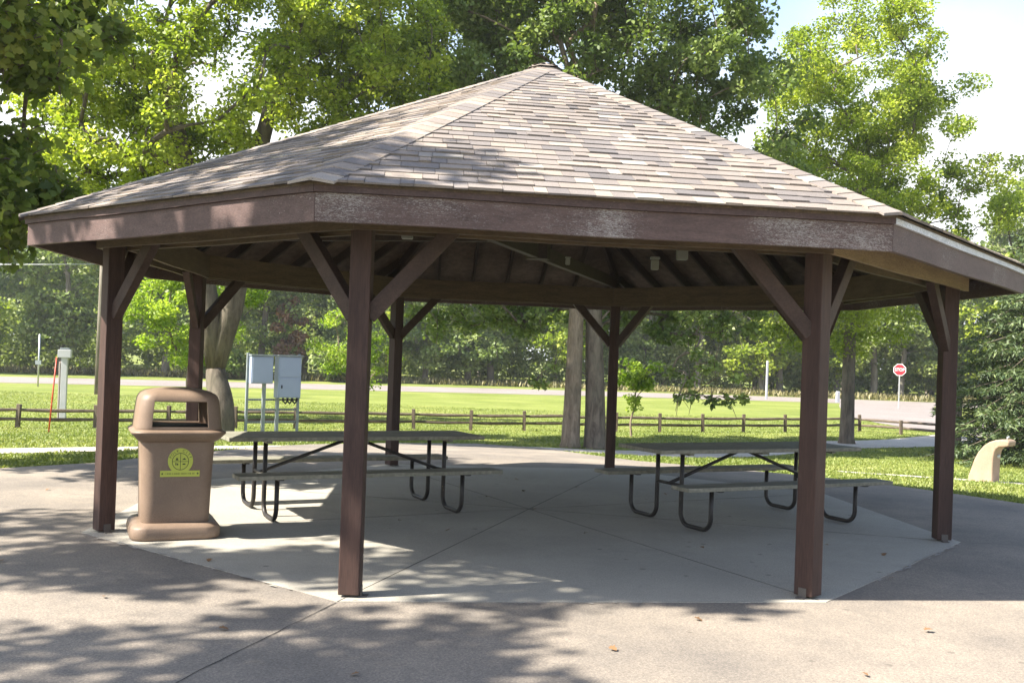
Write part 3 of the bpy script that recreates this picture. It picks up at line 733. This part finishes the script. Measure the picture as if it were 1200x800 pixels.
MB().tube([(0,0,-.3),(0.02,0,4.5),(0,0,9)], [.16,.14,.11], 12).build('pole', M['bark_far'], P_, True)
MB().box((0,-.02,8.4), (2.2,.1,.12), None, .01).build('crossarm', M['rail'], P_)
for h, lab in ((6.1, 'upper thin power line at the left edge'), (4.9, 'lower thin power line at the left edge')):
    pts = [(-70+t*52.5, 44-t*2, h-.6*math.sin(math.pi*t)) for t in [i/20 for i in range(21)]]
    tag(MB().tube(pts, .011, 6).build('power_line', M['steel'], None, True), lab, 'power line')

# ------------------------------------------------------------------ right side: stop sign, marker posts, fountain
z = G(22.8, 58.1); S_ = empty('stop_sign', 'red octagonal stop sign on a thin steel pole by the driveway', 'stop sign', (22.8, 58.1, z), R(-21))
MB().box((0,.03,1.25), (.07,.05,2.7), None, .004).build('pole', M['steel'], S_)
oc8 = lambda r: [(r*math.cos(R(22.5+45*i)), r*math.sin(R(22.5+45*i))) for i in range(8)]
up = Matrix.Translation((0,0,2.28)) @ Matrix.Rotation(R(90), 4, 'X')
MB().prism(oc8(.37), -.004, .004, up).build('border', M['sign_white'], S_)
sp = MB().prism(oc8(.34), .0045, .008, up).build('sign_face', M['sign_red'], S_)
tx = text_mesh('STOP', .235, M['sign_white'], S_, (0,0,0), 0, 'lettering', .002); tx.matrix_local = Matrix.Translation((0,-.012,2.28)) @ Matrix.Rotation(R(90), 4, 'X')
tx.data.transform(Matrix.Diagonal((.95,1.15,1,1)))
for (x, y, h, w_, lab, mk) in ((17.2, 66.5, 2.6, .13, 'tall slim white marker post at the wood edge beyond the road', 'util_white'), (21.5, 65.0, .75, .22, 'short white marker post behind the lone right-hand tree', 'util_white'), (14.2, 31.3, 1.75, .16, 'brown wooden bollard beside the evergreen on the right', 'rail')):
    o = MB().box((0,0,h/2-.05), (w_, w_*.7, h), None, .015).box((0,0,h-.04), (w_*.8, w_*.5, .06), None, .01).build('marker_post', M[mk]); o.location = (x, y, G(x,y)); o.rotation_euler = (0,0,R(15)); tag(o, lab, 'post')

fx, fy = 9.2, 18.9; z = G(fx, fy); D_ = empty('drinking_fountain', 'tan concrete drinking fountain curving over like a hook', 'drinking fountain', (fx, fy, z), R(-8))
outer = [(-.33,-.05),(-.32,.10),(-.27,.25),(-.22,.42),(-.15,.57),(-.06,.69),(.04,.77),(.15,.815),(.28,.83),(.37,.822),(.392,.79),(.385,.73),(.37,.705)]
inner = [(.30,.695),(.22,.685),(.165,.64),(.14,.57),(.125,.45),(.12,.30),(.118,.15),(.118,-.05)]
bm_ = bmesh.new(); poly = outer+inner; dp = .22
a = [bm_.verts.new((x, -dp, y)) for x, y in poly]; b = [bm_.verts.new((x, dp, y)) for x, y in poly]
bm_.faces.new(a); bm_.faces.new(b[::-1])
for i in range(len(poly)): j = (i+1) % len(poly); bm_.faces.new((a[i], b[i], b[j], a[j]))
bmesh.ops.recalc_face_normals(bm_, faces=bm_.faces[:]); me = bpy.data.meshes.new('body'); bm_.to_mesh(me); bm_.free()
o = link('body', me, M['fountain'], D_); md = o.modifiers.new('b', 'BEVEL'); md.width = .03; md.segments = 3; md.limit_method = 'ANGLE'; md.angle_limit = R(50)
o.rotation_euler = (0,0,R(-35))
for nm, loc, r_, l_ in (('push_button', (.128, 0, .50), .035, .04), ('spout', (.30, 0, .84), .02, .05)):
    q = MB().tube([(loc[0]-l_, loc[1], loc[2]), (loc[0]+l_, loc[1], loc[2])] if nm == 'push_button' else [(loc[0], 0, loc[2]-.03), (loc[0], 0, loc[2]+.03), (loc[0]+.03, 0, loc[2]+.04)], r_, 12).build(nm, M['steel'], D_, True); q.rotation_euler = (0,0,R(-35))

# ------------------------------------------------------------------ fallen leaves
LG = 'dry fallen leaves scattered on the pavement'
fl = leaves_mesh('fallen_leaf', np.array([[0,0,0.0]]), .085, MAPLE, 0, None, 6.0)
spots = [(.75,9.1),(1.7,8.6),(-.2,11.2),(.9,12.3),(.3,10.4),(-.5,9.0),(2.9,8.9),(.1,12.9),(1.9,12.0),(-1.0,9.4),(3.3,8.6),(-3.6,7.1),(-2.5,6.2),(3.0,7.6),(.2,11.8),(-.1,13.2),(-1.6,5.6),(.6,5.5),(1.9,5.2),(2.6,6.1),(-.7,4.9),(-2.2,7.4),(5.2,9.8),(-4.6,8.8),(-4.9,10.6),(1.2,6.2)]
for i, (x, y) in enumerate(spots):
    o = bpy.data.objects.new('fallen_leaf', fl); C.objects.link(o)
    if i == 0: fl.materials.append(M['fallen'])
    o.location = (x, y, .012); o.rotation_euler = (random.uniform(-.2,.2), random.uniform(-.2,.2), random.uniform(0,6)); s = random.uniform(.7,1.2); o.scale = (s,s,s)
    tag(o, 'small curled brown fallen leaf lying on the grey pavement', 'fallen leaf', LG)

# ------------------------------------------------------------------ near and middle trees
def T(x, y): return (x, y, G(x, y))
tree('maple_tree', 'big spreading maple with yellow-green crown and forked trunk behind the bin', 'tree', T(-6.35,21.6), (-6.4,21.7,1.1), .37,
     [(-6.8,22.0,8.6,4.4,3.4,4.2),(-9.6,22.5,6.4,1.9,2,1.8),(-3.6,22.5,7.6,2.2,2.2,2.6),(-6.5,22,12,3.4,3,2.4)], 520, 300, .10, .5, M['leaf_bright'], M['bark_grey'], OVATE, lift=.4, tip=.013, bf=.42,
     stems=((-7.9,21.6,8.0),(-5.2,21.9,8.6)))
tree('linden_tree', 'dense dark-leaved tree with dark rough trunk behind the shelter', 'tree', T(2.12,24.35), (2.0,24.6,5.2), .27,
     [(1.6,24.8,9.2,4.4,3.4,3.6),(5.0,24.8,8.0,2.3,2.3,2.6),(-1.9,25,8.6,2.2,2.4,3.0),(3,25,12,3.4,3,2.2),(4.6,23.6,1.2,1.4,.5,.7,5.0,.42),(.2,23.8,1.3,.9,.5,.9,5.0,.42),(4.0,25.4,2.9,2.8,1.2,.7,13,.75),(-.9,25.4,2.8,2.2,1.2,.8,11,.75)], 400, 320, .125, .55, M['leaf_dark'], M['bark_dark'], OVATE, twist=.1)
tree('ash_tree', 'straight tan-barked tree standing just left of the dark-trunked one', 'tree', T(1.50,24.2), (1.62,24.3,7.2), .225,
     [(-.4,25.8,10.5,3,2.4,2.6),(1.2,26,12.6,3,2.4,2)], 90, 280, .12, .6, M['leaf_mid'], M['bark_tan'], OVATE, twist=.05)
tree('locust_tree', 'lone airy tree with bright crown against the open sky at right', 'tree', T(10.1,29.6), (10.2,29.6,8.0), .21,
     [(10.0,29.6,10.4,2.6,2.2,2.7),(9.4,29.6,6.6,3.0,2.6,2.4),(12.2,29.5,9.2,1.3,1.3,2.2),(14.0,29.5,6.9,1.5,1.3,1.2),(12.3,29.5,4.9,1.8,1.6,1.1),(9.7,29.6,3.1,2.3,2.0,1.1)], 340, 300, .10, .52, M['leaf_bright'], M['bark_dark'], OVATE, twist=.12, tip=.01)
tree('maple_tree', 'bright leafy tree rising behind the evergreen at the right edge', 'tree', T(18.6,32), (18.4,32,4.5), .2,
     [(17.6,32,6.0,2.2,2.0,2.8),(19.6,32,8.0,2.4,2.2,2.4)], 90, 260, .11, .55, M['leaf_bright'], M['bark_dark'], OVATE)
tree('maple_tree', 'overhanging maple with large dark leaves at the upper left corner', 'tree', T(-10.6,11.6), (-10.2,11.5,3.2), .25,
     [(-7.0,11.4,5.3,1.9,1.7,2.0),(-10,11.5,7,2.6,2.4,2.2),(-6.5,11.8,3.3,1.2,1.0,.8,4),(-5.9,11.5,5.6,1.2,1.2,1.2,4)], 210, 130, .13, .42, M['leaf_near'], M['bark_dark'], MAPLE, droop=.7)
tree('maple_tree', 'young maple with vivid lime leaves between the two left posts', 'tree', T(-9.9,30.5), (-9.9,30.5,1.6), .09,
     [(-9.9,30.5,2.9,2.0,1.8,1.9),(-11.5,30.4,2.4,1.0,.9,.8),(-10,30.5,4.6,1.4,1.3,1.2)], 70, 260, .10, .42, M['leaf_lime'], M['bark_dark'], OVATE, tip=.008)
tree('sapling', 'bright young tree with thin stems behind the front left post', 'tree', T(-5.2,33), (-5.2,33,1.0), .05,
     [(-5.5,33,2.2,1.2,1.1,1.5),(-4.6,33,1.5,1.1,1,1.3),(-5.2,33,4,1.2,1.1,1.0)], 56, 130, .09, .34, M['leaf_lime'], M['bark_tan'], OVATE, tip=.007)
tree('sapling', 'small lime-green sapling on the lawn right of the centre post', 'tree', T(3.62,29.3), (3.62,29.3,.5), .035,
     [(3.55,29.3,.8,.55,.5,.62),(3.85,29.3,1.3,.5,.45,.5)], 22, 80, .11, .24, M['leaf_lime'], M['bark_tan'], OVATE, tip=.006)
tree('shade_tree', 'large maple left of the viewpoint that throws dappled shade on the asphalt', 'tree', (-10.2,.3,-.03), (-9.6,1.2,4.2), .3,
     [(-9.9,2.7,8,2.6,2.6,1.8),(-7.4,4.3,8.6,1.6,1.1,.9,3),(-5.6,.9,7,1.5,.8,.9,2.2),(-6.0,4.5,8.0,1.0,.8,.7,1.5),(-11,5,7.5,2.2,1.9,1.6,6),(-7.4,6.5,8.2,1.7,1.3,1.0,3.2),(-12.5,1,8,2.5,2.5,1.6,8),(-8.0,1.5,7.8,1.1,1.1,.9,3),(-5.7,1.4,8,.7,.45,.5,.5)], 225, 62, .16, .46, M['leaf_near'], M['bark_dark'], MAPLE)
# evergreen
def conifer(base, H, rb):
    root = empty('spruce_tree', 'dark spruce with spreading drooping boughs behind the drinking fountain', 'tree', base)
    mb = MB(); mb.tube([(0,0,-.1),(0,0,H*.5),(0,0,H)], [.14,.09,.02], 8); P = []; Dd = []
    for i in range(300):
        t = (i/300)**1.1; z = .35+t*(H-.4); r = rb*(1-t)**.75*rng.uniform(.75, 1.1)+.1; a = i*2.39996
        d = np.array([math.cos(a), math.sin(a), 0]); e = d*r+np.array([0,0,z-.16*r+.08*r*rng.uniform(-1,1)])
        mb.tube([(0,0,z), tuple(d*r*.5+np.array([0,0,z+.02])), tuple(e)], [.02,.013,.004], 4, False)
        n = int(250*r/rb)+24; s = rng.uniform(.15, 1, n)**.7
        q = np.array([0,0,z])+ (e-np.array([0,0,z]))*s[:,None]; wdt = .22*(1.05-s)[:,None]+.05
        side = np.array([-d[1], d[0], 0]); q = q+side*rng.normal(size=(n,1))*wdt*1.2+np.array([0,0,1])*rng.normal(size=(n,1))*.04
        P.append(q); Dd.append(np.tile(d+np.array([0,0,-.15]), (n,1))+side*rng.normal(size=(n,1))*.5)
    mb.build('trunk', M['bark_dark'], root, True); P = np.concatenate(P); Dd = np.concatenate(Dd)
    link('crown', leaves_mesh('crown', P, .15, DIAMOND, .1, np.clip(rng.normal(.45,.22,len(P)),0,1), .5, Dd, .34), M['needles'], root)
conifer(T(13.4,24.8), 6.6, 2.8)

# ------------------------------------------------------------------ woods beyond the road
def wood_tree_meshes(seed, H, mk):
    b = np.zeros(3)
    o = tree('woodland_tree', 'x', 'tree', (0,0,0), (0,0,H*.55), .26, [(0,0,H*.62,3.0,3.0,H*.33),(.8,.5,H*.27,3.0,2.8,H*.16,40)], 100, 120, .30, .95, mk, M['bark_far'], DIAMOND, twist=.6, tip=.03)
    return o
protos = [wood_tree_meshes(i, h, mk) for i, (h, mk) in enumerate(((17, M['leaf_far']), (14, M['leaf_mid']), (19, M['leaf_far']), (12, M['leaf_bright']), (16, M['leaf_bright'])))]
front = [(-3.4,76.5),(-1.6,78),(-6.6,75.5),(19.6,77),(21.2,78),(26.0,79),(28.6,78),(30.5,77.5),(5.2,77),(10.5,79),(14.6,77.5),(-12,73),(-18,71),(-24,68.5),(-30,66),(-37,63),(-44,60),(37,77),(44,76)]
front_where = ['in the gap between the two centre back posts', 'close right of that gap tree, slightly farther', 'just right of the back left centre post', 'close left of the slim white marker post', 'right of the slim white marker post', 'right of the front right post', 'left of the stop sign', 'right beside the stop sign', 'right of the two near trunks', 'midway between sapling and slim white marker post', 'well left of the slim white marker post', 'behind the young tree at the front left post', 'left of the electrical cabinets', 'behind the lime-leaved young maple', 'behind the white utility post', 'beyond the left edge, nearest to the road', 'beyond the left edge, farthest out', 'behind the spruce', 'beyond the right edge past the spruce']
rows = [(x, y, 0) for x, y in front]
for j, (yy, n, x0, x1) in enumerate(((86, 16, -55, 60), (95, 16, -62, 66))):
    for i in range(n):
        x = x0+(x1-x0)*i/(n-1)+random.uniform(-1.5,1.5); rows.append((x, yy+.18*min(x, 0)+random.uniform(-2,2), j+1))
first = {}
lab3 = ['pale-trunked woodland tree at the front edge of the woods beyond the road', 'woodland tree standing in the middle of the woods beyond the road', 'woodland tree at the back of the woods beyond the road']
for i, (x, y, j) in enumerate(rows):
    k = random.choice((0,1,2,3,0,2)) if j else random.choice((1,3,4,0,1))
    if k not in first: o = protos[k]; first[k] = 1
    else: o = copy_tree(protos[k])
    o.location = (x, y, G(x, y)); o.rotation_euler = (0,0,random.uniform(0,6.28)); s = random.uniform(.85,1.15); o.scale = (s,s,s*random.uniform(.9,1.1))
    tag(o, 'woodland tree at the wood edge, '+front_where[i] if j == 0 else lab3[j], 'tree', ('woods front row','woods middle row','woods back row')[j])
for k in range(5):
    if k not in first:
        for ch in list(protos[k].children): bpy.data.objects.remove(ch)
        bpy.data.objects.remove(protos[k])
# undergrowth mass
def mass(name, label, n, xr, yf, zr_, leaf, material, cr=1.2, per=60):
    xs = rng.uniform(*xr, n); ys = np.array([yf(x) for x in xs]) + rng.uniform(0, 5, n); zs = -.6+rng.uniform(*zr_, n)
    P, Tn = clump_points(np.stack([xs, ys, zs], 1), rng.uniform(.6,1.3,n)*cr, per, .8); P[:,2] = np.maximum(P[:,2], -.6)
    o = link(name, leaves_mesh(name, P, leaf, DIAMOND, .2, Tn), material); tag(o, label, 'undergrowth', kind='stuff')
edge = lambda x: 79+.28*min(x, 0)-.05*max(x, 0)
mass('undergrowth', 'dense shrubby undergrowth filling the wood edge', 620, (-60,62), edge, (.2,4.5), .27, M['leaf_far'], 1.3, 120)
mass('undergrowth', 'tangled green thicket deep between the trunks', 520, (-70,72), lambda x: edge(x)+12, (.5,13), .5, M['leaf_mid'], 1.7, 60)
mass('undergrowth', 'far green wood closing the view behind the trees', 1500, (-95,95), lambda x: edge(x)+28, (.3,15), .6, M['leaf_far'], 2.6, 90)
def shrub(name, label, x, y, lobes, ncl, per, leaf, cr, mk):
    tree(name, label, 'shrub', T(x,y), (x,y,G(x,y)+.8), .05, [(x+a,y+b,c,d,e,f) for a,b,c,d,e,f in lobes], ncl, per, leaf, cr, mk, M['bark_dark'], DIAMOND, tip=.015)
shrub('red_shrub', 'tall red-leaved shrub at the wood edge above the cabinets', -15.8, 70.5, [(0,0,2.8,1.0,1,2.6)], 16, 80, .3, .55, M['leaf_red'])
shrub('green_shrub', 'rounded dark shrub at the wood edge left of the red shrub', -19.5, 67.5, [(0,0,1.2,2.4,1.5,1.4)], 26, 80, .3, .7, M['leaf_dark'])
shrub('green_shrub', 'rounded dark shrub at the wood edge right of the red shrub', -12.5, 69.5, [(0,0,1.0,2.0,1.4,1.2)], 22, 80, .3, .7, M['leaf_dark'])
# dry grass verge
n = 16000; xs = rng.uniform(-60, 62, n); ys = np.array([edge(x)-5.5 for x in xs])+rng.uniform(0, 4.5, n)
me = leaves_mesh('dry_grass', np.stack([xs, ys, np.full(n, -.62)], 1), .5, DIAMOND, -6.0, None, .1, None, .25)
tag(link('dry_grass', me, M['dry_grass']), 'tan dry grass along the far side of the road', 'grass', kind='stuff')

# ------------------------------------------------------------------ lawn grass blades
n = 260000
ys = 12+(rng.uniform(0,1,n)**1.25)*30; xs = rng.uniform(-1, 1, n)*(ys*.62)+.3
keep = ~inside(xs, ys, APRON)
for ln, hw_ in PATHS:
    A = np.array([(p.x, p.y) for p in ln]); A = A[::2]
    dmin = np.full(n, 1e9)
    for p in A: dmin = np.minimum(dmin, (xs-p[0])**2+(ys-p[1])**2)
    keep &= dmin > (hw_)**2
xs, ys = xs[keep], ys[keep]; zs = gz(xs, ys)-.034
tn = np.clip(.5+.25*np.sin(xs*.9+np.sin(ys*.7)*2)*np.cos(ys*.6)+rng.normal(0,.2,len(xs)), 0, 1)
me = leaves_mesh('lawn_grass', np.stack([xs, ys, zs], 1), .055, DIAMOND, -2.2, tn, .15, None, .45)
tag(link('lawn_grass', me, M['grass_blade']), 'short mown grass blades of the lawn around the shelter', 'grass', kind='stuff')

# ------------------------------------------------------------------ haze
hm = bpy.data.materials.new('haze'); hm.use_nodes = True; hm.node_tree.nodes.remove(bsdf(hm)); pv_ = N(hm, 'ShaderNodeVolumePrincipled')
pv_.inputs['Color'].default_value = (.92, .95, 1, 1); pv_.inputs['Density'].default_value = .0005; pv_.inputs['Anisotropy'].default_value = .2
L(hm, pv_.outputs[0], [n for n in hm.node_tree.nodes if n.type == 'OUTPUT_MATERIAL'][0].inputs['Volume'])
hz = MB().box((0, 350, 14), (1260, 1180, 31)).build('haze', hm); tag(hz, 'thin pale summer haze in the air', 'haze', kind='stuff')
